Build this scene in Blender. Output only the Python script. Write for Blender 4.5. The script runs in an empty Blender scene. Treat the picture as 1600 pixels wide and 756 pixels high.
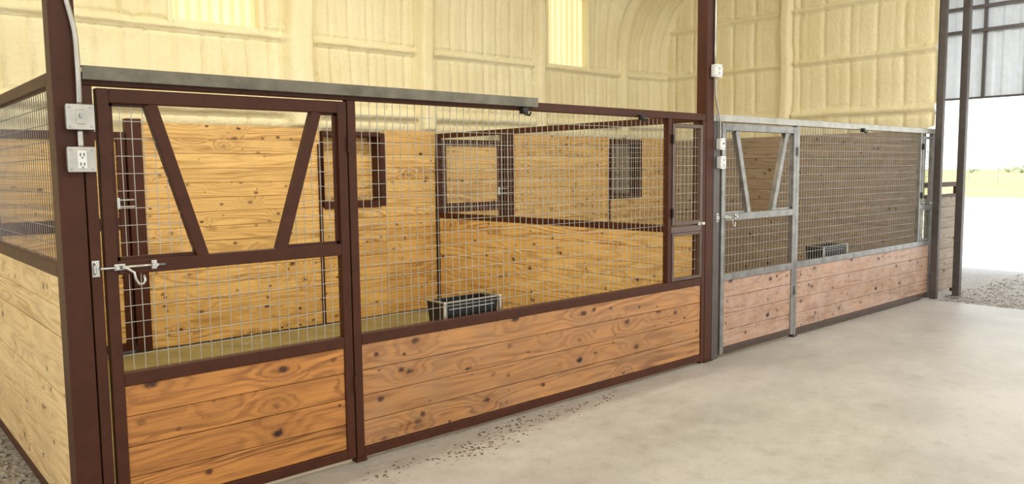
import bpy, math, random
from mathutils import Vector, Matrix, noise
random.seed(7)
C = bpy.context.scene.collection
H = 1.6          # eye height
FY = 3.73        # plane of the stall fronts

# ------------------------------------------------------------------ materials
class NT:
    def __init__(s, name):
        s.m = bpy.data.materials.new(name); s.m.use_nodes = True
        s.t = s.m.node_tree; s.b = s.t.nodes['Principled BSDF']; s.L = s.t.links.new
    def n(s, typ, **k):
        x = s.t.nodes.new(typ)
        for a, v in k.items(): setattr(x, a, v)
        return x
    def put(s, sock, v):
        if isinstance(v, bpy.types.NodeSocket): s.L(v, sock)
        else: sock.default_value = v
    def math(s, op, a, b=0.0, c=None, clamp=False):
        x = s.n('ShaderNodeMath', operation=op, use_clamp=clamp)
        s.put(x.inputs[0], a); s.put(x.inputs[1], b)
        if c is not None: s.put(x.inputs[2], c)
        return x.outputs[0]
    def comb(s, a, b, c):
        x = s.n('ShaderNodeCombineXYZ'); s.put(x.inputs[0], a); s.put(x.inputs[1], b); s.put(x.inputs[2], c)
        return x.outputs[0]
    def xyz(s):
        tc = s.n('ShaderNodeTexCoord'); sp = s.n('ShaderNodeSeparateXYZ'); s.L(tc.outputs['Object'], sp.inputs[0])
        return tc.outputs['Object'], sp.outputs[0], sp.outputs[1], sp.outputs[2]
    def noise(s, vec, scale=1.0, detail=2.0, rough=.5):
        x = s.n('ShaderNodeTexNoise'); s.L(vec, x.inputs['Vector'])
        x.inputs['Scale'].default_value = scale; x.inputs['Detail'].default_value = detail; x.inputs['Roughness'].default_value = rough
        return x.outputs[0]
    def rng(s, v, a, b, c=0.0, d=1.0):
        x = s.n('ShaderNodeMapRange', interpolation_type='SMOOTHSTEP'); s.put(x.inputs[0], v)
        for i, q in enumerate((a, b, c, d)): x.inputs[i+1].default_value = q
        return x.outputs[0]
    def mix(s, f, a, b, bt='MIX'):
        x = s.n('ShaderNodeMix', data_type='RGBA', blend_type=bt); s.put(x.inputs[0], f)
        for i, q in ((6, a), (7, b)):
            if isinstance(q, tuple): q = (*q[:3], 1)
            s.put(x.inputs[i], q)
        return x.outputs[2]
    def bump(s, h, st=.3, dist=.02):
        x = s.n('ShaderNodeBump'); x.inputs['Strength'].default_value = st; x.inputs['Distance'].default_value = dist
        s.L(h, x.inputs['Height']); s.L(x.outputs[0], s.b.inputs['Normal'])
    def col(s, c): s.put(s.b.inputs['Base Color'], c if not isinstance(c, tuple) else (*c[:3], 1))
    def set(s, rough=.5, metal=0.0, spec=.5):
        s.b.inputs['Roughness'].default_value = rough; s.b.inputs['Metallic'].default_value = metal
        s.b.inputs['Specular IOR Level'].default_value = spec
        return s

def mat_paint(name, c, rough=.35, metal=0.0, var=.25, spec=.5):
    t = NT(name); o, x, y, z = t.xyz()
    n = t.noise(o, 9, 4, .6)
    t.col(t.mix(t.rng(n, .3, .75), c, tuple(q*(1-var) for q in c)))
    t.set(rough, metal, spec); t.bump(t.noise(o, 60, 2), .05, .003)
    return t.m

def mat_wood(name, light, dark, knot, knots=.45, rough=.5, amp=1.0, dust=None, dmax=.5):
    t = NT(name); o, x, y, z = t.xyz()
    g = t.n('ShaderNodeNewGeometry'); r = g.outputs['Random Per Island']
    u = t.math('ADD', t.math('ADD', x, y), t.math('MULTIPLY', r, 37.0))
    vz = t.math('ADD', z, t.math('MULTIPLY', r, 5.3))
    def kl(su, sv, thr, off):
        v = t.n('ShaderNodeTexVoronoi', voronoi_dimensions='2D')
        t.L(t.comb(t.math('MULTIPLY_ADD', u, su, off), t.math('MULTIPLY', vz, sv), 0.0), v.inputs['Vector']); v.inputs['Scale'].default_value = 1.0
        d = t.math('ADD', v.outputs['Distance'], t.math('MULTIPLY', t.math('SUBTRACT', t.noise(o, 50, 3), .5), .12))
        sp = t.n('ShaderNodeSeparateColor'); t.L(v.outputs['Color'], sp.inputs[0])
        sel = t.math('GREATER_THAN', sp.outputs[0], 1-thr)
        d = t.math('DIVIDE', d, t.math('MULTIPLY_ADD', sp.outputs[1], .65, .3))
        return d, sel, sp.outputs[2]
    d, sel, tone = kl(2.7, 4.4, knots, 0.0)
    d2, sel2, tone2 = kl(6.0, 8.5, knots*.75, 13.7)
    halo = t.math('MULTIPLY', t.rng(d, .75, .05), sel)
    kn = t.math('MAXIMUM', t.math('MULTIPLY', t.math('MULTIPLY', t.rng(d, .14, .05), sel), t.math('MULTIPLY_ADD', tone, .5, .5)),
                t.math('MULTIPLY', t.math('MULTIPLY', t.rng(d2, .20, .07), sel2), t.math('MULTIPLY_ADD', tone2, .6, .35)))
    core = t.math('MULTIPLY', t.math('MULTIPLY', t.rng(d, .09, .03), sel), tone)
    nn = t.noise(t.comb(t.math('MULTIPLY', u, .65), t.math('MULTIPLY', vz, 5.0), r), 1.0, 2.0, .45)
    ph = t.math('ADD', t.math('ADD', t.math('MULTIPLY', nn, 64.0), t.math('MULTIPLY', vz, 105.0)), t.math('MULTIPLY', halo, 13.0))
    rings = t.math('MULTIPLY', t.math('ADD', t.math('SINE', ph), 1.0), .5)
    rings = t.math('POWER', rings, 2.0)
    rings = t.math('MULTIPLY', rings, t.rng(t.noise(t.comb(t.math('MULTIPLY', u, 1.3), t.math('MULTIPLY', vz, 9.0), r), 1.0, 3), .35, .6, .5, 1.0))
    fine = t.noise(t.comb(t.math('MULTIPLY', u, 3.5), t.math('MULTIPLY', vz, 110.0), r), 1.0, 4, .65)
    mid = t.noise(t.comb(t.math('MULTIPLY', u, 1.6), t.math('MULTIPLY', vz, 24.0), r), 1.0, 4, .65)
    broad = t.noise(o, 2.6, 5, .68)
    f = t.math('ADD', t.math('MULTIPLY', rings, .85*amp), t.math('MULTIPLY', t.rng(fine, .35, .7), .4*amp), clamp=True)
    f = t.math('ADD', f, t.math('MULTIPLY', t.rng(mid, .5, .66), .5*amp), clamp=True)
    c = t.mix(f, light, dark)
    c = t.mix(t.math('MULTIPLY', halo, .35), c, dark)
    c = t.mix(t.math('MULTIPLY', t.rng(broad, .38, .66), .45), c, tuple(q*.6 for q in light))
    r2 = t.math('FRACT', t.math('MULTIPLY', r, 17.3)); r3 = t.math('FRACT', t.math('MULTIPLY', r, 53.9))
    c = t.mix(t.math('MULTIPLY', t.math('POWER', r3, 1.6), .6), c, tuple((a*1.25+b*.75)*.5 for a, b in zip(dark, light)))
    c = t.mix(t.math('MULTIPLY', r2, .35), c, tuple(min(1, q*1.15) for q in light))
    if dust:
        c = t.mix(t.rng(t.noise(o, 5, 6, .72), .35, .72, .08, dmax), c, dust)  # pale layer: dust, plus doorway glare painted on the farther boards
    c = t.mix(kn, c, knot); c = t.mix(core, c, tuple(q*.35 for q in knot))
    t.col(c); t.set(rough); t.bump(f, .15, .004)
    return t.m

def mat_concrete():
    t = NT('concrete'); o, x, y, z = t.xyz()
    a = t.noise(o, .8, 9, .74); b = t.noise(o, 7, 8, .8); f = t.noise(o, 90, 4, .7)
    c = t.mix(t.rng(a, .36, .66), (.56, .54, .505), (.46, .44, .41))
    c = t.mix(t.math('MULTIPLY', t.rng(b, .50, .64), .35), c, (.63, .615, .59))
    c = t.mix(t.math('MULTIPLY', t.rng(b, .48, .37), .38), c, (.33, .31, .28))
    c = t.mix(t.math('MULTIPLY', t.rng(f, .5, .70), .45), c, (.27, .25, .23))
    near = t.math('MULTIPLY', t.rng(y, 3.1, 3.55), t.rng(x, 4.6, 3.4))
    sp = t.noise(t.comb(t.math('MULTIPLY', x, 1.0), t.math('MULTIPLY', y, 1.9), 0.0), 15, 4, .7)
    lump = t.noise(o, 2.2, 2)
    m = t.math('MULTIPLY', t.math('MULTIPLY', t.rng(sp, .58, .64), near), t.rng(lump, .40, .52))
    c = t.mix(t.math('MULTIPLY', m, .7), c, (.21, .135, .085))
    t.col(c); t.set(.5); t.put(t.b.inputs['Roughness'], t.rng(b, .3, .8, .38, .6)); t.bump(f, .2, .005)
    return t.m

def mat_foam():
    t = NT('spray_foam'); o, x, y, z = t.xyz()
    a = t.noise(o, 1.2, 5, .65); f = t.noise(o, 24, 5, .65)
    c = t.mix(t.rng(a, .3, .7), (.90, .825, .565), (.84, .745, .465))
    c = t.mix(t.math('MULTIPLY', t.rng(f, .5, .72), .22), c, (.68, .57, .33))
    t.col(c); t.set(.65); t.bump(f, .5, .025)
    return t.m

def mat_ground():
    t = NT('ground_cover'); o, x, y, z = t.xyz()
    v = t.n('ShaderNodeTexVoronoi'); t.L(o, v.inputs['Vector']); v.inputs['Scale'].default_value = 34
    n = t.noise(o, 5, 5, .7)
    gr = t.mix(v.outputs['Distance'], (.22, .20, .18), (.58, .54, .49))
    gr = t.mix(t.math('MULTIPLY', n, .5), gr, (.42, .37, .32))
    xx = t.math('ADD', x, t.math('MULTIPLY', t.math('SUBTRACT', t.noise(o, .3, 4), .5), 6.0))
    c = t.mix(t.rng(x, 12.5, 14.2), gr, (.60, .59, .56))
    g2 = t.mix(t.rng(t.noise(o, .12, 4, .7), .35, .65), (.42, .42, .15), (.52, .49, .19))
    c = t.mix(t.rng(xx, 42, 46), c, g2)
    t.col(c); t.set(.9); t.bump(v.outputs['Distance'], .6, .02)
    return t.m

def mat_sand():
    t = NT('stall_sand'); o, x, y, z = t.xyz()
    n = t.noise(o, 2.2, 5, .6); f = t.noise(o, 70, 3, .7)
    c = t.mix(t.rng(n, .3, .7), (.42, .34, .15), (.31, .25, .10))
    c = t.mix(t.math('MULTIPLY', t.rng(f, .45, .75), .6), c, (.17, .14, .06))
    t.col(c); t.set(.95); t.bump(f, .5, .02)
    return t.m

def mat_trans():
    t = NT('translucent_sheet'); o, x, y, z = t.xyz()
    tr = t.n('ShaderNodeBsdfTranslucent')
    mx = t.n('ShaderNodeMixShader'); mx.inputs[0].default_value = .6
    rib = t.math('MULTIPLY_ADD', t.math('SINE', t.math('MULTIPLY', x, 58.0)), .5, .5)
    cc = t.mix(t.math('MULTIPLY', rib, .9), (.56, .49, .25), (.74, .67, .40))
    t.col(cc); t.set(.4)
    t.L(cc, tr.inputs[0]); t.L(cc, t.b.inputs['Emission Color']); t.b.inputs['Emission Strength'].default_value = .55  # emission added to imitate daylight glowing through the sheet
    out = t.t.nodes['Material Output']
    t.L(t.b.outputs[0], mx.inputs[1]); t.L(tr.outputs[0], mx.inputs[2]); t.L(mx.outputs[0], out.inputs[0])
    return t.m

M = {
 'brown': mat_paint('brown_enamel', (.078, .022, .008), .45, 0, .25, .32),
 'brown2': mat_paint('brown_enamel_glare', (.12, .10, .092), .34, .2),  # brown enamel greyed, doorway glare painted into the colour
 'feedframe': mat_paint('feed_door_grey_highlight', (.16, .11, .09), .3, .3),  # greyish highlights painted into the brown feed door colour
 'doorgrey': mat_paint('door_frame_dark', (.075, .045, .030), .4, .05),
 'silver': mat_paint('brown_paint_silver_glare', (.33, .32, .305), .26, .5, .4),  # brown frames of the far stall, silvery glare painted as base colour
 'galv': mat_paint('galvanized_steel', (.52, .50, .45), .35, .65),
 'dusty': mat_paint('dusty_grey_steel', (.20, .185, .14), .4, .35, .4),
 'wire': mat_paint('galvanized_wire', (.48, .46, .40), .4, .5),
 'wire2': mat_paint('galvanized_wire_dull', (.36, .355, .345), .4, .4),
 'zinc': mat_paint('zinc_plated', (.66, .65, .61), .25, .85),
 'black': mat_paint('black_rubber', (.008, .008, .009), .4),
 'darkhook': mat_paint('black_bracket', (.02, .018, .017), .4),
 'white': mat_paint('white_plastic', (.82, .82, .80), .35, 0, .05),
 'screw': mat_paint('screw_steel', (.42, .41, .40), .3, .8),
 'siding': mat_paint('pale_metal_siding', (.76, .80, .86), .45, .05, .08),
 'leaf': mat_paint('far_leaves', (.70, .74, .62), .9),  # haze and overexposure painted into the pale leaf and bark colours
 'bark': mat_paint('far_bark', (.6, .58, .54), .9),
 'farfence': mat_paint('far_fence_paint', (.58, .57, .53), .8),
 'dirtclod': mat_paint('dry_dirt', (.19, .115, .07), .95),
 'pebble': mat_paint('pebble_stone', (.46, .42, .37), .9, 0, .5),
 'front': mat_wood('stained_pine', (.60, .27, .072), (.17, .055, .013), (.06, .019, .008), .46, .36),
 'front2': mat_wood('stained_pine_dust_glare', (.57, .28, .098), (.17, .063, .021), (.055, .019, .009), .54, .32, .95, (.36, .22, .13), .5),  # dusty boards, with some doorway glare painted into the colour
 'front3': mat_wood('stained_pine_glare', (.49, .30, .19), (.19, .088, .05), (.05, .02, .013), .52, .3, .95, (.52, .385, .31), .7),  # same stained boards in the far stall, pinkish glare painted in
 'pine': mat_wood('raw_pine', (.88, .585, .215), (.36, .165, .038), (.11, .04, .013), .40, .45, .85),
 'pine_side': mat_wood('raw_pine_pale', (.88, .65, .33), (.46, .26, .095), (.14, .06, .025), .36, .45, .8),
 'pine2': mat_wood('raw_pine_shaded', (.42, .33, .235), (.21, .145, .092), (.07, .035, .02), .34, .5, .85),  # raw pine darkened, backlit shade mixed into the colour
 'concrete': mat_concrete(), 'foam': mat_foam(), 'ground': mat_ground(), 'sand': mat_sand(), 'sheet': mat_trans(),
}

# ------------------------------------------------------------------ mesh builder
class MB:
    def __init__(s): s.v = []; s.f = []
    def box(s, x0, x1, y0, y1, z0, z1):
        i = len(s.v)
        s.v += [(x, y, z) for x in (x0, x1) for y in (y0, y1) for z in (z0, z1)]
        s.f += [tuple(i+k for k in q) for q in ((0,1,3,2),(4,6,7,5),(0,4,5,1),(2,3,7,6),(0,2,6,4),(1,5,7,3))]
        return s
    def bar(s, p0, p1, w, t, up=(0,1,0)):
        p0, p1 = Vector(p0), Vector(p1); d = (p1-p0).normalized(); u = Vector(up)
        a = d.cross(u).normalized()*w/2; b = a.cross(d).normalized()*t/2; i = len(s.v)
        for p in (p0, p1):
            for q in (a+b, a-b, -a-b, -a+b): s.v.append(tuple(p+q))
        s.f += [tuple(i+k for k in q) for q in ((0,1,2,3),(7,6,5,4),(0,4,5,1),(1,5,6,2),(2,6,7,3),(3,7,4,0))]
        return s
    def tube(s, pts, r, n=8, cap=True):
        pts = [Vector(p) for p in pts]; i0 = len(s.v); a = None
        for k, p in enumerate(pts):
            d = (pts[min(k+1, len(pts)-1)]-pts[max(k-1, 0)]).normalized()
            if a is None:
                a = d.cross(Vector((0,0,1)) if abs(d.z) < .9 else Vector((1,0,0))).normalized()
            a = (a - d*a.dot(d)).normalized(); b = d.cross(a)
            rr = r[k] if isinstance(r, (list, tuple)) else r
            for j in range(n):
                q = 2*math.pi*(j+.5)/n
                s.v.append(tuple(p+(a*math.cos(q)+b*math.sin(q))*rr))
        for k in range(len(pts)-1):
            for j in range(n):
                s.f.append((i0+k*n+j, i0+k*n+(j+1)%n, i0+(k+1)*n+(j+1)%n, i0+(k+1)*n+j))
        if cap:
            s.f.append(tuple(i0+j for j in reversed(range(n)))); e = i0+(len(pts)-1)*n
            s.f.append(tuple(e+j for j in range(n)))
        return s
    def build(s, name, mat, parent=None, bevel=0, smooth=False):
        loc = parent_world(parent)
        me = bpy.data.meshes.new(name)
        me.from_pydata([tuple(Vector(v)-loc) for v in s.v], [], s.f); me.update()
        import bmesh
        bm = bmesh.new(); bm.from_mesh(me); bmesh.ops.recalc_face_normals(bm, faces=bm.faces); bm.to_mesh(me); bm.free()
        if smooth:
            for p in me.polygons: p.use_smooth = True
        me.materials.append(mat)
        o = bpy.data.objects.new(name, me); C.objects.link(o)
        if parent: o.parent = parent
        if bevel:
            b = o.modifiers.new('bevel', 'BEVEL'); b.width = bevel; b.segments = 2; b.limit_method = 'ANGLE'
        return o
def parent_world(p):
    v = Vector((0,0,0))
    while p is not None: v = v+p.location; p = p.parent
    return v
def tag(o, label, cat, group=None, kind=None):
    o['label'] = label; o['category'] = cat
    if group: o['group'] = group
    if kind: o['kind'] = kind
    return o
def thing(name, loc, label, cat, group=None):
    o = bpy.data.objects.new(name, None); C.objects.link(o); o.location = loc; o.empty_display_size = .1
    return tag(o, label, cat, group)
def struct(o, label=None, cat=None):
    o['kind'] = 'structure'
    if label: o['label'] = label; o['category'] = cat or 'building'
    return o

def boards(mb, ax, a0, a1, z0, z1, c0, c1, bh=.14):
    n = max(1, round((z1-z0)/bh)); h = (z1-z0)/n
    for i in range(n):
        j = random.uniform(-.0015, .0015); za, zb = z0+i*h+.0012, z0+(i+1)*h-.0012
        if ax == 'x': mb.box(a0, a1, c0+j, c1+j, za, zb)
        else: mb.box(c0+j, c1+j, a0, a1, za, zb)
    return mb
BV = .004
WX, WZ = .05, .076
def wires(mb, ax, a0, a1, z0, z1, c, lim=None, WR=.0021):
    """welded wire grid; lim(z)->(lo,hi) clips it to a slanted edge"""
    def P(a, z, off=0): return (a, c+off, z) if ax == 'x' else (c+off, a, z)
    n = max(1, round((a1-a0)/WX))
    for i in range(1, n):
        a = a0+(a1-a0)*i/n
        if lim is None: mb.tube([P(a, z0), P(a, z1)], WR, 4, False)
        else:
            zs = [z0+(z1-z0)*k/60 for k in range(61)]
            ok = [z for z in zs if lim(z)[0] <= a <= lim(z)[1]]
            if len(ok) > 1: mb.tube([P(a, ok[0]), P(a, ok[-1])], WR, 4, False)
    m = max(1, round((z1-z0)/WZ))
    for i in range(1, m):
        z = z0+(z1-z0)*i/m; lo, hi = (a0, a1) if lim is None else lim(z)
        if hi-lo > .01: mb.tube([P(lo, z, .004), P(hi, z, .004)], WR, 4, False)
    return mb

# ------------------------------------------------------------------ ground and floor
struct(MB().box(-7, 9.92, -8, 3.80, -.12, 0).build('floor', M['concrete']), 'wide bare concrete slab aisle in front of the stalls', 'floor')
g = MB(); g.v = [(-60, -150, -.03), (400, -150, -.03), (400, 300, -.03), (-60, 300, -.03)]; g.f = [(0,1,2,3)]
struct(g.build('ground', M['ground']), 'gravel yard and bright pasture outside the barn', 'ground')
sf = MB()
nx, ny = 90, 36
for j in range(ny+1):
    for i in range(nx+1):
        x = .84+(9.86-.84)*i/nx; y = 3.80+(7.5-3.80)*j/ny
        sf.v.append((x, y, -.012+.03*noise.noise(Vector((x*2, y*2, 0)))*min(1, (y-3.8)*3)))
for j in range(ny):
    for i in range(nx):
        a = j*(nx+1)+i; sf.f.append((a, a+1, a+nx+2, a+nx+1))
struct(sf.build('floor_stalls', M['sand'], smooth=True), 'sandy dirt floor inside the stalls', 'floor')

# ------------------------------------------------------------------ foam walls, ceiling
YB, XE = 7.78, 9.98
def roofz(y): return 4.12+.33*(YB-abs(y))
def foam(u, z, seed, pil, girts, rw=.235, ga=1.1, gh=.09):
    nz = noise.noise(Vector((u*1.1, z*1.3, seed)))
    band = sum(1 for gz, _ in girts if z > gz)
    w = u+.010*math.sin(z*4+seed)+.014*nz+.035*noise.noise(Vector((u*2.3, band*7.0, seed)))
    k = math.floor(w/rw); fr = w/rw-k
    amp = (.030+.024*(.5+.5*math.sin(k*12.9898+seed+band)))*ga
    d = amp*(1-abs(2*fr-1)**9)
    d -= .008*ga*math.exp(-((fr-.5+.16*math.sin(k*3.1+band))/.05)**2)
    pz = 0
    for gz, gw in girts:
        q = abs(z-gz-.010*nz-.003*math.sin(w/rw*3.14))/gw
        if q < 1: pz = max(pz, gh*(1-q**4))
        elif q < 1.5: d *= .3
    d = max(d, pz)
    for a, b, dep in pil:
        c = (a+b)/2; hw = (b-a)/2; q = abs(u-c+.012*math.sin(z*5))/hw
        if q < 1: d = max(d, dep*(1-q**6))
        elif q < 1.25: d *= .3
    return d+.006*nz+.003*noise.noise(Vector((u*7, z*7, seed)))
wins = [(2.57, 3.42, 3.06, 4.0), (7.47, 8.24, 3.04, 4.0)]
GB = [(2.25, .06), (3.0, .045)]
pilB = [(-1.6, -1.3, .16), (.35, .6, .15), (3.68, 4.02, .17), (5.33, 5.55, .16), (7.22, 7.38, .15), (8.95, 9.1, .12)]
def wall_grid(name, us, zs, fn, hole=None, label=''):
    mb = MB(); nu = len(us)
    for z in zs:
        for u in us: mb.v.append(fn(u, z))
    for j in range(len(zs)-1):
        for i in range(nu-1):
            cu, cz = (us[i]+us[i+1])/2, (zs[j]+zs[j+1])/2
            if hole and any(a < cu < b and c < cz < d for a, b, c, d in hole): continue
            a = j*nu+i; mb.f.append((a, a+1, a+nu+1, a+nu))
    return struct(mb.build(name, M['foam'], smooth=True), label, 'wall')
def frange(a, b, st, extra=()):
    n = int(round((b-a)/st)); r = [a+(b-a)*i/n for i in range(n+1)]
    for e in extra:
        k = min(range(len(r)), key=lambda i: abs(r[i]-e)); r[k] = e
    return r
us = frange(-4.5, XE, .018, [w for q in wins for w in q[:2]])
zs = [0, 1.0, 1.8]+frange(1.9, 4.15, .025, [w for q in wins for w in q[2:]])
def fb(x, z):
    d = foam(x, z, 1.0, pilB, GB)*max(0, min(1, (z-2.04)/.05))
    cove = .10*max(0, (z-3.85)/.3)**2
    if x > 8.6: cove += .30*max(0, (z-3.3)/.8)**2*min(1, (x-8.6)/.4)
    if x > 9.5 and z > 2.06: cove += .12*((x-9.5)/.48)**2
    return (x, YB-d-cove, z)
wall_grid('wall_back', us, zs, fb, wins, 'yellow spray foamed back wall above the stall boards')
us2 = frange(3.70, YB, .018); zs2 = [0, 1.0, 1.8]+frange(1.9, 6.0, .03)
GE = [(2.3, .05), (3.0, .04), (3.68, .04)]
pilE = [(5.55, 5.72, .10)]
wall_grid('wall_right', us2, zs2, lambda y, z: (XE-foam(y, z, 4.0, pilE, GE, .34, .7, .065), y if z > 2.06 else max(y, 3.80), min(z, roofz(y)+.02)), None, 'spray foamed end wall above the far stall')
mb = MB().box(XE-.04, XE+.04, -7.8, 3.70, 3.62, 6.7).box(XE-.04, XE+.04, -7.8, -5.2, 0, 3.62)
struct(mb.build('wall_gable', M['foam']), 'end wall over the big doorway', 'wall')
cl = MB(); nxc = 230; ys = [YB+.05, 7.2, 6, 4, 2, 0, -2, -4, -6, -YB]
for y in ys:
    for i in range(nxc+1):
        x = -6+16.0*i/nxc
        q = abs((x % .3)/.15-1); cl.v.append((x, y, roofz(y)-.05*(1-q**4)))
for j in range(len(ys)-1):
    for i in range(nxc):
        a = j*(nxc+1)+i; cl.f.append((a, a+1, a+nxc+2, a+nxc+1))
struct(cl.build('ceiling', M['foam'], smooth=True), 'sloping spray foamed roof underside', 'ceiling')
for k, (a, b, c, d) in enumerate(wins):
    w = thing('window_%d' % (k+1), ((a+b)/2, YB, c), ['translucent cream daylight panel high in the foam above the near stall', 'tall translucent cream daylight panel near the far corner of the foam wall'][k], 'window')
    w['kind'] = 'structure'
    p = MB(); n = 60
    for z in (c-.05, d+.05):
        for i in range(n+1):
            x = a-.05+(b-a+.1)*i/n; p.v.append((x, YB+.05+.012*math.sin(x*2*math.pi/.14), z))
    for i in range(n): p.f.append((i, i+1, n+2+i, n+1+i))
    p.build('pane', M['sheet'], w, smooth=True)
    r = MB()
    for q in ((a-.05, a+.005, c-.05, d+.05), (b-.005, b+.05, c-.05, d+.05), (a, b, c-.06, c+.005), (a, b, d-.005, d+.06)):
        r.box(q[0], q[1], YB-.075, YB+.06, q[2], q[3])
    r.build('window_reveal', M['foam'], w, bevel=.02)
# doorway trim
struct(MB().box(9.985, 10.05, 3.63, 3.71, 0, 3.62).build('trim_1', M['brown2'], bevel=.004), 'brown steel jamb of the big doorway', 'trim')
struct(MB().box(9.96, 10.03, -5.2, 3.70, 3.58, 3.64).build('trim_2', M['brown2'], bevel=.004), 'brown steel header over the big doorway', 'trim')

# ------------------------------------------------------------------ columns
def post(x0, x1, y0, y1, z1, label, mat='brown'):
    t = thing('steel_column', ((x0+x1)/2, (y0+y1)/2, 0), label, 'column')
    MB().box(x0, x1, y0, y1, 0, z1).build('post', M[mat], t, .006)
    MB().box(x0-.012, x1+.012, y0-.012, y1+.012, 0, .01).build('base_plate', M[mat], t, .002)
    return t
post(.742, .842, 3.73, 3.83, 5.35, 'dark brown steel column at the near left corner carrying two steel outlet boxes')
post(5.38, 5.48, 3.73, 3.83, 5.35, 'dark brown steel column between the two stalls', 'brown')
post(10.40, 10.48, 3.52, 3.60, 4.3, 'grey steel column standing on gravel just outside the doorway', 'brown2')

tag(MB().box(.847, .892, 3.73, 3.79, 0, 1.985).build('gate_jamb', M['brown'], bevel=.004), 'brown square jamb tube beside the near left column', 'jamb')
tag(MB().box(5.485, 5.575, 3.73, 3.79, 0, 1.985).build('gate_jamb', M['brown2'], bevel=.004), 'brown square jamb tube with painted grey glare right of the middle column', 'jamb')

# ------------------------------------------------------------------ gates
def slide_latch(parent, x, z, y, m):
    l = MB().box(x+.012, x+.058, y-.005, y, z-.014, z+.014)
    lt = l.build('latch', m, parent, .002)
    MB().box(x+.168, x+.192, y-.005, y, z-.020, z+.020).build('latch_plate', m, lt, .002)
    MB().tube([(x-.045, y-.016, z), (x+.225, y-.016, z)], .0055, 10).build('bolt_rod', m, lt, smooth=True)
    MB().tube([(x+.035, y-.016, z), (x+.06, y-.028, z-.006), (x+.085, y-.034, z-.025), (x+.09, y-.034, z-.055), (x+.102, y-.034, z-.078),
               (x+.12, y-.034, z-.08), (x+.13, y-.034, z-.065), (x+.125, y-.034, z-.04)], .0065, 10).build('latch_handle', m, lt, smooth=True)
    for a in (.022, .050, .173, .187): MB().tube([(x+a, y-.025, z), (x+a, y, z)], .008, 8).build('rod_guide', m, lt)
def gate(gx, label, fr, wood, wm, low, wr, top=1.975):
    y0, y1 = FY-.005, FY+.045
    t = thing('stall_gate', (gx+.6, FY, 0), label, 'gate', 'yoke front stall gates')
    W = 1.205; s = .05
    f = MB().box(gx, gx+s, y0, y1, .03, top).box(gx+W-s, gx+W, y0, y1, .03, top)
    for a, b in ((top-.062, top), (1.16, 1.222), (.655, .715)): f.box(gx+s, gx+W-s, y0, y1, a, b)
    f.build('gate_frame', fr, t, .004)
    MB().box(gx+s, gx+W-s, y0, y1, .03, .085).build('bottom_rail', low, t, .004)
    zt, zb = top-.06, 1.20
    L = ((gx+.222, zt), (gx+.43, zb)); R = ((gx+1.035, zt), (gx+.815, zb))
    for (a, za), (b, zb_) in (L, R):
        MB().bar((a, FY+.02, za), (b, FY+.02, zb_), .055, .045).build('yoke_bar', fr, t, .003)
    def lx(z): return L[1][0]+(L[0][0]-L[1][0])*(z-zb)/(zt-zb)
    def rx(z): return R[1][0]+(R[0][0]-R[1][0])*(z-zb)/(zt-zb)
    ym = FY+.025
    m = MB(); wires(m, 'x', gx+s, gx+.43, 1.222, zt, ym, lambda z: (gx+s, lx(z)-.02), wr); m.build('wire_mesh', wm, t)
    m = MB(); wires(m, 'x', gx+.815, gx+W-s, 1.222, zt, ym, lambda z: (rx(z)+.02, gx+W-s), wr); m.build('wire_mesh', wm, t)
    m = MB(); wires(m, 'x', gx+s, gx+W-s, .715, 1.16, ym, None, wr); m.build('wire_mesh', wm, t)
    el, er = MB(), MB(); q0, q1 = ym-.008, ym+.01
    for za, zc in ((zt-.014, zt), (1.222, 1.237)):
        el.box(gx+s, lx(za)-.02, q0, q1, za, zc); er.box(rx(za)+.02, gx+W-s, q0, q1, za, zc)
    el.box(gx+s, gx+s+.016, q0, q1, 1.222, zt); er.box(gx+W-s-.016, gx+W-s, q0, q1, 1.222, zt)
    el.build('mesh_edging', fr, t); er.build('mesh_edging', fr, t)
    boards(MB(), 'x', gx+s, gx+W-s, .085, .655, FY+.005, FY+.035).build('kick_boards', wood, t, BV)
    slide_latch(t, gx+.02, 1.195, y0, M['zinc'])
    for z in (.45, 1.75):
        MB().tube([(gx+W+.006, y0-.008, z-.04), (gx+W+.006, y0-.008, z+.04)], .009, 10).build('hinge', fr, t)
    return t
gate(.905, 'brown V-yoke stall gate with orange pine kick boards beside the near left column', M['brown'], M['front'], M['wire'], M['brown'], .0021)
gate(5.60, 'V-yoke stall gate with glare painted as silver grey frame and pale boards, right of the middle column', M['silver'], M['front3'], M['wire2'], M['doorgrey'], .003)

for x, y, z, lb in ((.866, 3.733, 1.195, 'small zinc latch keeper on the near left jamb'), (5.545, 3.733, 1.195, 'small zinc latch keeper on the jamb right of the middle column')):
    k = thing('latch_keeper', (x, y, z), lb, 'latch keeper')
    MB().box(x-.016, x+.014, y-.008, y, z-.036, z+.036).build('keeper_plate', M['zinc'], k, .002)
    MB().tube([(x-.008, y-.006, z-.024), (x-.008, y-.024, z-.016), (x-.008, y-.024, z+.016), (x-.008, y-.006, z+.024)], .005, 8).build('keeper_loop', M['zinc'], k)

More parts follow.
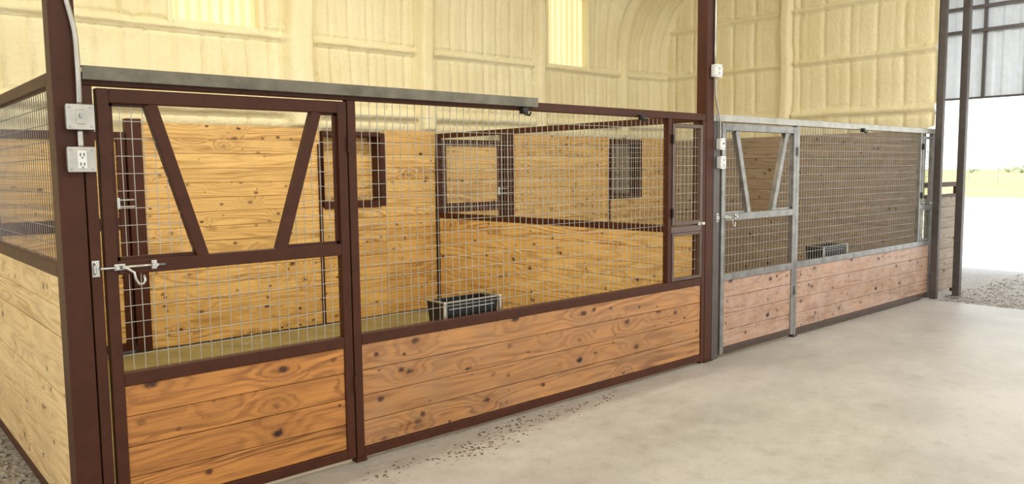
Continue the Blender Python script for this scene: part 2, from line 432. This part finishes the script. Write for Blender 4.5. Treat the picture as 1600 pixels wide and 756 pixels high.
# ------------------------------------------------------------------ fixed front panels
def front_panel(x0, x1, fx, label, fr, wood, wm, low, fd, wr):
    y0, y1 = FY, FY+.05; t = thing('stall_front_panel', ((x0+x1)/2, FY, 0), label, 'stall panel', 'stall front panels')
    f = MB().box(x0, x0+.05, y0, y1, 0, 1.985).box(x1-.045, x1, y0, y1, 0, 1.985).box(fx, fx+.045, y0, y1, .715, 1.985)
    f.box(x0+.05, x1-.045, y0, y1, .655, .715)
    f.build('panel_frame', fr, t, .004)
    MB().box(fx+.045, x1-.045, y0, y1, 1.10, 1.15).build('feed_sill', fd, t, .003)
    MB().box(x0+.05, x1-.045, y0, y1, .02, .075).build('bottom_rail', low, t, .004)
    MB().box(x0-.008, x0+.058, y0-.008, y1, 0, .02).build('foot', low, t, .003)
    a, b = fx+.05, x1-.05
    MB().box(a, a+.024, y0-.004, y0+.03, .72, 1.10).box(b-.024, b, y0-.004, y0+.03, .72, 1.10).box(a+.024, b-.024, y0-.004, y0+.03, .72, .744).box(a+.024, b-.024, y0-.004, y0+.03, 1.076, 1.10).build('lower_mesh_frame', fd, t, .003)
    m = MB(); wires(m, 'x', x0+.05, fx, .715, 1.985, FY+.03, None, wr); m.build('wire_mesh', wm, t)
    m = MB(); wires(m, 'x', fx+.045, x1-.045, .715, 1.10, FY+.03, None, wr); m.build('wire_mesh', wm, t)
    boards(MB(), 'x', x0+.05, x1-.045, .075, .655, FY+.01, FY+.04).build('kick_boards', wood, t, BV)
    c, d = 1.16, 1.95
    df = MB().box(a, a+.030, y0-.006, y0+.03, c, d).box(b-.030, b, y0-.006, y0+.03, c, d).box(a+.030, b-.030, y0-.006, y0+.03, c, c+.030).box(a+.030, b-.030, y0-.006, y0+.03, d-.030, d)
    door = df.build('feed_door', fd, t, .003)
    m = MB(); wires(m, 'x', a+.030, b-.030, c+.030, d-.030, FY+.012, None, wr); m.build('door_mesh', wm, door)
    for z in (c+.10, d-.12):
        MB().tube([(a-.006, y0-.012, z-.035), (a-.006, y0-.012, z+.035)], .009, 8).build('door_hinge', M['darkhook'], door)
    MB().box(b-.06, b+.03, y0-.014, y0-.004, c-.012, c+.012).tube([(b-.02, y0-.03, c), (b-.02, y0, c)], .009, 8).build('door_latch', M['zinc'], door, .002)
    return t
front_panel(2.12, 5.375, 4.885, 'long wire mesh front panel with knotty kick boards, right of the near gate', M['brown'], M['front2'], M['wire'], M['brown'], M['feedframe'], .0021)
front_panel(6.815, 10.05, 9.65, 'long front panel of the far stall reaching the doorway, silver glare painted on its frame', M['silver'], M['front3'], M['wire2'], M['doorgrey'], M['silver'], .0032)

# headers
tag(MB().box(.845, 5.38, 3.735, 3.785, 1.985, 2.04).build('header_tube', M['brown'], bevel=.004), 'dark brown header tube over the near stall front', 'rail')
tag(MB().box(5.48, 10.06, 3.725, 3.785, 1.985, 2.045).build('header_tube', M['galv'], bevel=.004), 'header tube over the far stall front, glare painted as pale grey', 'rail')  # grey steel colour stands in for glare on this header
ch = MB().box(.85, 3.49, 3.700, 3.706, 2.005, 2.064).box(.85, 3.49, 3.706, 3.735, 2.058, 2.064).box(.85, 3.49, 3.706, 3.735, 2.005, 2.011)
tag(ch.build('steel_channel', M['dusty'], bevel=.002), 'dusty grey steel channel fixed along the header from the left column', 'channel')
for x, lb in ((3.38, 'small dark knob under the free end of the grey channel'), (4.55, 'black hook bracket on the brown header above the mesh'), (8.12, 'black hook bracket on the far stall header')):
    k = thing('header_bracket', (x, 3.72, 1.98), lb, 'bracket')
    MB().box(x-.025, x+.025, 3.70, 3.735, 1.96, 2.0).build('bracket_plate', M['darkhook'], k, .005)
    MB().tube([(x-.025, 3.70, 1.985), (x-.01, 3.69, 1.955), (x+.02, 3.69, 1.95), (x+.035, 3.69, 1.97)], .007, 8).build('hook', M['darkhook'], k)

# ------------------------------------------------------------------ left side panel and divider
def cross_panel(x0, ya, yb, zr, label, fr, wood, wm, cat='stall panel'):
    t = thing('stall_side_panel', (x0+.025, (ya+yb)/2, 0), label, cat)
    f = MB().box(x0, x0+.05, ya, ya+.05, 0, 2.04).box(x0, x0+.05, yb-.05, yb, 0, 2.04)
    for a, b in ((1.985, 2.04), (zr-.06, zr), (.0, .05)): f.box(x0, x0+.05, ya+.05, yb-.05, a, b)
    f.build('panel_frame', fr, t, .004)
    m = MB(); wires(m, 'y', ya+.05, yb-.05, zr, 1.985, x0+.025, None, .0026 if wm is M['wire2'] else .0021); m.build('wire_mesh', wm, t)
    boards(MB(), 'y', ya+.05, yb-.05, .05, zr-.06, x0+.005, x0+.04).build('boards', wood, t, BV)
cross_panel(.747, 3.832, 7.5, 1.215, 'long left side wall of the near stall, pine boards under wire mesh', M['brown'], M['pine_side'], M['wire2'])
cross_panel(5.41, 3.832, 7.5, 1.12, 'dividing wall between the two stalls, pine boards under wire mesh', M['brown'], M['pine'], M['wire'])

# ------------------------------------------------------------------ stall back walls, doors, windows
def back_wall(xs, px, wx, end, label):
    t = thing('stall_back_wall', ((xs+end)/2, 7.52, 0), label, 'wooden wall', 'pine lined back walls')
    b = MB()
    boards(b, 'x', px[1], wx[0], .0, 2.07, 7.50, 7.53)
    boards(b, 'x', wx[0], wx[1], .0, wx[2], 7.50, 7.53)
    boards(b, 'x', wx[1], end, .0, 2.07, 7.50, 7.53)
    b.build('boards', M['pine'], t, BV)
    MB().box(px[0], px[1], 7.47, 7.57, 0, 2.10).build('post', M['brown'], t, .004)
    MB().box(wx[0]-.035, wx[0]+.0, 7.48, 7.50, 0, 1.9).build('stud', M['brown'], t, .003)
    return t
def stall_window(a, b, z0, z1, label, mesh=False):
    t = thing('stall_window', ((a+b)/2, 7.5, z0), label, 'window', 'openings high in the pine back wall')
    lw = .03 if mesh else .012
    f = MB().box(a-lw, a+.0, 7.48, 7.72, z0-.06, z1+.03).box(b-.03, b+.03, 7.48, 7.72, z0-.06, z1+.03)
    f.box(a, b-.03, 7.48, 7.72, z0-.07, z0).box(a, b-.03, 7.48, 7.72, z1-.01, z1+.04)
    f.build('window_frame', M['brown'], t, .004)
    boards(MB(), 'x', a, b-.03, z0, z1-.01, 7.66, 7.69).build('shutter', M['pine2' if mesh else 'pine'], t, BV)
    if mesh:
        m = MB(); wires(m, 'x', a, b-.03, z0, z1-.01, 7.55, None, .003); m.build('window_mesh', M['doorgrey'], t)
def stall_door(a, b, label, fr):
    t = thing('stall_door', ((a+b)/2, 7.5, 0), label, 'door', 'outer doors in the stall back walls')
    y0, y1 = 7.49, 7.55
    f = MB().box(a, a+.06, y0, y1, .02, 1.98).box(b-.07, b, y0, y1, .02, 1.98)
    for p, q in ((.02, .09), (1.12, 1.22), (1.91, 1.98)): f.box(a+.06, b-.07, y0, y1, p, q)
    f.build('door_frame', fr, t, .004)
    boards(MB(), 'x', a+.06, b-.07, .09, 1.12, 7.505, 7.53).build('lower_boards', M['pine'], t, BV)
    boards(MB(), 'x', a+.06, b-.07, 1.22, 1.91, 7.515, 7.54).build('upper_boards', M['pine'], t, BV)
    h = MB()
    for z in (1.32, 1.38): h.tube([(b-.09, 7.475, z), (b+.05, 7.475, z)], .010, 8)
    h.box(b-.10, b-.07, 7.465, 7.495, 1.30, 1.40).build('door_bolt', M['zinc'], t, .002)
back_wall(.80, (2.04, 2.17), (3.93, 4.71, 1.24), 5.40, 'knotty pine back wall of the near stall with a brown post')
back_wall(5.46, (6.46, 6.62), (8.46, 9.16, 1.20), 9.85, 'knotty pine back wall of the far stall seen through two meshes')
stall_window(3.96, 4.68, 1.29, 2.0, 'brown framed opening in the near stall back wall')
stall_window(8.49, 9.13, 1.25, 2.0, 'brown framed meshed opening in the far stall back wall near the corner', True)
stall_door(1.0, 2.03, 'brown framed split door at the left end of the near stall back wall', M['brown'])
stall_door(5.50, 6.44, 'dark framed split door beside the divider in the far stall', M['brown'])
t = thing('end_wall_lining', (9.87, 5.6, 0), 'shaded pine boards lining the end wall of the far stall', 'wooden wall')
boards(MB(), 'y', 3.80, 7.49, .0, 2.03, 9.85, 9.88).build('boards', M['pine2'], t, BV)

# ------------------------------------------------------------------ troughs
def trough(x, w, label):
    t = thing('feed_trough', (x+w/2, 3.92, .55), label, 'trough', 'black troughs behind the front mesh')
    y0, y1, z0, z1 = 3.80, 3.99, .54, .80; b = MB(); th = .012
    def ring(ix, z): return [(x+ix, y0+ix*.3, z), (x+w-ix, y0+ix*.3, z), (x+w-ix, y1-ix, z), (x+ix, y1-ix, z)]
    b.v = ring(.02, z0)+ring(0, z1)+ring(th, z1)+ring(.035, z0+.012)
    for k in range(3):
        for j in range(4): b.f.append((k*4+j, k*4+(j+1)%4, k*4+4+(j+1)%4, k*4+4+j))
    b.f += [(3,2,1,0), (12,13,14,15)]
    b.build('tub', M['black'], t, .004)
    MB().tube([(x, y0-.002, z1+.003), (x+w, y0-.002, z1+.003)], .006, 8).build('rim_rod', M['zinc'], t)
    for ex in (x-.010, x+w+.010):
        MB().box(ex-.008, ex+.008, 3.784, 3.798, .54, .81).box(ex-.006, ex+.006, 3.798, 3.99, .80, .81).build('bracket', M['zinc'], t, .002)
    MB().box(x+.03, x+w-.03, y0-.002, y0+.012, .62, .63).box(x+.03, x+w-.03, y0-.002, y0+.012, .755, .761).build('front_rib', M['screw'], t, .002)
    MB().box(x-.016, x+w+.016, 3.79, 3.99, .52, .54).build('shelf', M['darkhook'], t, .002)
    return t
trough(2.79, .42, 'black feed trough with bright metal ends behind the near stall mesh')
trough(7.50, .48, 'black feed trough with bright metal ends behind the far stall mesh')

# ------------------------------------------------------------------ electrical
def ebox(x, z, w, h, y, kind, body, label):
    t = thing('electrical_box', (x, y, z), label, 'electrical box')
    MB().box(x-w/2, x+w/2, y-.04, y, z-h/2, z+h/2).build('box_body', body, t, .008)
    MB().box(x-w/2-.002, x+w/2+.002, y-.046, y-.040, z-h/2-.002, z+h/2+.002).build('cover_plate', body, t, .003)
    y -= -.006
    for sx in (-1, 1):
        for sz in (-1, 1): MB().tube([(x+sx*(w/2-.012), y-.056, z+sz*(h/2-.012)), (x+sx*(w/2-.012), y-.05, z+sz*(h/2-.012))], .005, 8).build('screw', M['screw'], t)
    if kind == 'switch':
        MB().box(x-.018, x+.018, y-.055, y-.05, z-.03, z+.03).build('switch_plate', body, t, .002)
        MB().box(x-.005, x+.005, y-.068, y-.05, z-.004, z+.014).build('switch_lever', M['screw'], t, .001)
    elif kind == 'outlet':
        rc = MB().box(x-.018, x+.018, y-.056, y-.05, z-.038, z+.038).build('receptacle', M['white'], t, .003)
        for dz in (-.02, .02):
            for dx in (-.007, .007): MB().box(x+dx-.0015, x+dx+.0015, y-.058, y-.055, z+dz-.006, z+dz+.007).build('socket_slot', M['darkhook'], rc)
            MB().tube([(x, y-.058, z+dz-.013), (x, y-.055, z+dz-.013)], .003, 6).build('socket_hole', M['darkhook'], rc)
    return t
ebox(.832, 1.846, .104, .104, 3.73, 'switch', M['galv'], 'upper square steel switch box on the near left column')
ebox(.828, 1.668, .104, .104, 3.73, 'outlet', M['galv'], 'lower square steel outlet box with two sockets on the near left column')
ebox(5.475, 2.385, .10, .10, 3.73, 'outlet', M['white'], 'topmost white outlet box high on the middle column')
ebox(5.545, 1.80, .07, .09, 3.73, 'switch', M['white'], 'white switch box on the jamb right of the middle column')
ebox(5.555, 1.65, .07, .10, 3.73, 'outlet', M['white'], 'lower white outlet box on the jamb right of the middle column')
def conduit(pts, label, m, r=.011):
    sm = []
    P = [Vector(p) for p in pts]
    for i in range(len(P)-1):
        a, b, c, d = P[max(i-1, 0)], P[i], P[i+1], P[min(i+2, len(P)-1)]
        for k in range(6):
            q = k/6; sm.append(.5*((2*b)+(c-a)*q+(2*a-5*b+4*c-d)*q*q+(3*b-a-3*c+d)*q**3))
    sm.append(P[-1])
    return tag(MB().tube(sm, r, 10).build('conduit', m, smooth=True), label, 'conduit')
conduit([(.80, 3.718, 4.2), (.80, 3.718, 2.55), (.80, 3.718, 2.40), (.828, 3.712, 2.24), (.835, 3.71, 2.18), (.835, 3.70, 2.1), (.835, 3.698, 2.0), (.835, 3.708, 1.90)], 'thin steel conduit with a bend running down the near left column', M['galv'])
conduit([(.832, 3.708, 1.79), (.832, 3.708, 1.72)], 'short steel conduit nipple between the two boxes on the near left column', M['galv'], .012)
conduit([(5.47, 3.72, 4.4), (5.47, 3.72, 3.2), (5.47, 3.72, 2.44)], 'thin steel conduit running down the middle column to its top box', M['galv'], .009)
conduit([(5.47, 3.712, 2.33), (5.475, 3.712, 2.2), (5.50, 3.712, 2.1), (5.535, 3.708, 1.98), (5.545, 3.71, 1.845)], 'bent cable conduit from the top box to the switch on the middle jamb', M['galv'], .008)

# ------------------------------------------------------------------ outside
t = thing('paddock_wall', (10.5, 3.82, 0), 'short brown and pine wall outside the doorway behind the outer column', 'fence')
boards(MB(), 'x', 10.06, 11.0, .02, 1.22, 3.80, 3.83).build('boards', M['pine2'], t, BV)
MB().box(10.05, 11.05, 3.79, 3.84, 1.34, 1.40).box(11.0, 11.05, 3.79, 3.84, -.03, 1.40).box(10.05, 11.0, 3.79, 3.84, 1.21, 1.25).build('wall_frame', M['brown'], t, .004)
t = thing('lean_to', (13.65, 3, 0), 'open lean-to outside the doorway with pale ribbed metal siding on dark framing', 'lean-to')
p = MB(); n = 480; y0, y1 = -6.0, 12.0
for z in (2.66, 4.25):
    for i in range(n+1):
        y = y0+(y1-y0)*i/n; q = (y % .225)/.225
        p.v.append((13.66-(.022 if q < .34 else 0), y, z))
for i in range(n): p.f.append((i, i+1, n+2+i, n+1+i))
p.build('siding', M['siding'], t)
MB().box(13.56, 13.61, -6, 12, 3.66, 3.71).build('girt', M['brown2'], t)
MB().box(13.56, 13.61, -6, 12, 4.02, 4.07).build('girt', M['brown2'], t)
MB().box(13.58, 13.62, -6, 12, 2.64, 2.67).build('bottom_girt', M['brown2'], t)
for y, zb in ((-5.0, -.03), (3.80, 2.66), (4.38, 2.66), (11.5, -.03)):
    MB().box(13.58, 13.63, y-.018, y+.018, zb, 4.2).build('lean_to_post', M['brown2'], t)
p = MB(); p.v = [(10.03, -6, 4.75), (13.95, -6, 4.2), (13.95, 12, 4.2), (10.03, 12, 4.75)]; p.f = [(0,1,2,3)]
p.build('roof_sheet', M['siding'], t)
for y in (-2, 1, 4.0, 7):
    MB().bar((10.03, y, 4.67), (13.65, y, 4.16), .07, .10, (0,0,1)).build('rafter', M['brown2'], t)
t = thing('pasture_fence', (80, 25, 0), 'thin pipe fence crossing the pasture on the horizon', 'fence')
for i in range(22):
    y = 5+i*2.4; MB().box(79.96, 80.04, y-.04, y+.04, -.03, 1.3).build('fence_post', M['farfence'], t)
for z in (.5, .9, 1.3): MB().box(79.98, 80.02, 5, 55.4, z-.015, z+.015).build('fence_rail', M['farfence'], t)
for i, (x, y, h, lb) in enumerate(((190, 53, 2.1, 'farthest right low tree on the horizon through the doorway'), (200, 66, 1.4, 'small bushy tree left of the others on the horizon'), (205, 60, 1.5, 'round tree in the middle of the horizon row'))):
    t = thing('distant_tree', (x, y, 0), lb, 'tree', 'trees on the horizon')
    MB().tube([(x, y, -.03), (x, y, h*.5)], .25, 6).build('trunk', M['bark'], t)
    f = MB()
    for k in range(60):
        a = random.uniform(0, 6.28); r = random.uniform(0, h*1.3); c = Vector((x+r*math.cos(a), y+r*math.sin(a), h*random.uniform(.2, .8))); s = h*random.uniform(.15, .26)
        i0 = len(f.v); f.v += [tuple(c+Vector(q)*s) for q in ((1,0,0),(-1,0,0),(0,1,0),(0,-1,0),(0,0,.8),(0,0,-.8))]
        f.f += [(i0+a_, i0+b_, i0+c_) for a_, b_, c_ in ((0,2,4),(2,1,4),(1,3,4),(3,0,4),(2,0,5),(1,2,5),(3,1,5),(0,3,5))]
    f.build('crown', M['leaf'], t)

def scatter(name, n, fn, mat, s0, s1, label, cat, flat=.6):
    f = MB()
    for k in range(n):
        x, y, z = fn(); s = random.uniform(s0, s1); i0 = len(f.v)
        for q in ((1,0,0),(-1,0,0),(0,1,0),(0,-1,0),(0,0,1),(0,0,-1)):
            f.v.append((x+(q[0]+random.uniform(-.3,.3))*s, y+(q[1]+random.uniform(-.3,.3))*s, z+(q[2]*flat+random.uniform(-.1,.1))*s))
        f.f += [(i0+a_, i0+b_, i0+c_) for a_, b_, c_ in ((0,2,4),(2,1,4),(1,3,4),(3,0,4),(2,0,5),(1,2,5),(3,1,5),(0,3,5))]
    return tag(f.build(name, mat), label, cat, kind='stuff')
scatter('gravel', 3500, lambda: (random.uniform(-1.5, .72), random.uniform(3.85, 6.5), -.025), M['pebble'], .006, .02, 'loose grey gravel beside the near stall side wall', 'gravel')
scatter('gravel', 2500, lambda: (random.uniform(9.98, 13.5), random.uniform(-1.0, 3.7), -.025), M['pebble'], .008, .022, 'loose grey gravel outside the doorway at the slab edge', 'gravel')
cen = [(2.2, 3.52), (2.5, 3.5), (2.75, 3.46), (2.8, 3.40), (2.72, 3.5), (3.0, 3.6), (3.2, 3.62), (3.44, 3.6), (3.7, 3.6), (4.0, 3.62), (3.0, 3.5)]
def cl_pt():
    c = random.choice(cen); return (c[0]+random.gauss(0, .09), min(3.70, c[1]+random.gauss(0, .04)), .001)
scatter('dirt_crumbs', 320, cl_pt, M['dirtclod'], .002, .012, 'scattered brown dirt crumbs on the concrete by the stall front', 'dirt', .2)

# ------------------------------------------------------------------ light
w = bpy.data.worlds.new('sky'); bpy.context.scene.world = w; w.use_nodes = True
nt = w.node_tree; bg = nt.nodes['Background']
tc = nt.nodes.new('ShaderNodeTexCoord'); sp = nt.nodes.new('ShaderNodeSeparateXYZ'); rp = nt.nodes.new('ShaderNodeValToRGB')
nt.links.new(tc.outputs['Generated'], sp.inputs[0]); nt.links.new(sp.outputs[2], rp.inputs[0]); nt.links.new(rp.outputs[0], bg.inputs[0])
rp.color_ramp.elements[0].color = (.97, .985, 1, 1); rp.color_ramp.elements[1].color = (.75, .86, 1, 1)
bg.inputs[1].default_value = 2.15
def lamp(typ, loc, rot, energy, color, **k):
    l = bpy.data.lights.new('lamp', typ); l.energy = energy; l.color = color
    for a, b in k.items(): setattr(l, a, b)
    o = bpy.data.objects.new('lamp', l); o.location = loc; o.rotation_euler = rot; C.objects.link(o)
    return o
lamp('SUN', (20, 0, 20), (-.42, .05, 0), 3.6, (1, .96, .88), angle=.01)
lamp('AREA', (1.2, -1.6, 4.3), (math.radians(42), 0, 0), 90, (1, .94, .85), shape='RECTANGLE', size=4, size_y=2)  # added fill under the roof, brightens the near stall fronts
lamp('AREA', (7.4, -.6, 4.2), (math.radians(34), 0, math.radians(-10)), 170, (1, .98, .97), shape='RECTANGLE', size=3, size_y=2)  # added fill under the roof, brightens the far stall fronts
lamp('AREA', (3.0, 5.0, 4.7), (0, 0, 0), 120, (1, .94, .82), shape='RECTANGLE', size=4, size_y=.6)  # added warm fill above the stalls, lifts interior and foam wall
lamp('AREA', (10.25, 2.0, 4.35), (0, math.radians(-72), 0), 75, (1, 1, 1), shape='RECTANGLE', size=.5, size_y=6)  # added lamp hidden above the door header, brightens the lean-to siding

# ------------------------------------------------------------------ camera
al, p, rho, f = math.radians(48.7), math.radians(5.2), .011, 1220.0
Fv = Vector((math.cos(al), math.sin(al), 0)); R0 = Vector((math.sin(al), -math.cos(al), 0)); U = Vector((0, 0, 1))
wv = Fv*math.cos(p)-U*math.sin(p); d0 = -U*math.cos(p)-Fv*math.sin(p)
r = (R0+d0*rho).normalized(); d = (d0-R0*rho).normalized()
cam = bpy.data.cameras.new('camera'); cam.sensor_width = 36; cam.lens = 36*f/1600; cam.clip_end = 1000
co = bpy.data.objects.new('camera', cam); C.objects.link(co)
mt = Matrix((r, -d, -wv)).transposed().to_4x4(); mt.translation = Vector((0, 0, H)); co.matrix_world = mt
bpy.context.scene.camera = co
vs = bpy.context.scene.view_settings
vs.view_transform = 'Standard'; vs.look = 'None'; vs.gamma = .93; vs.exposure = .05
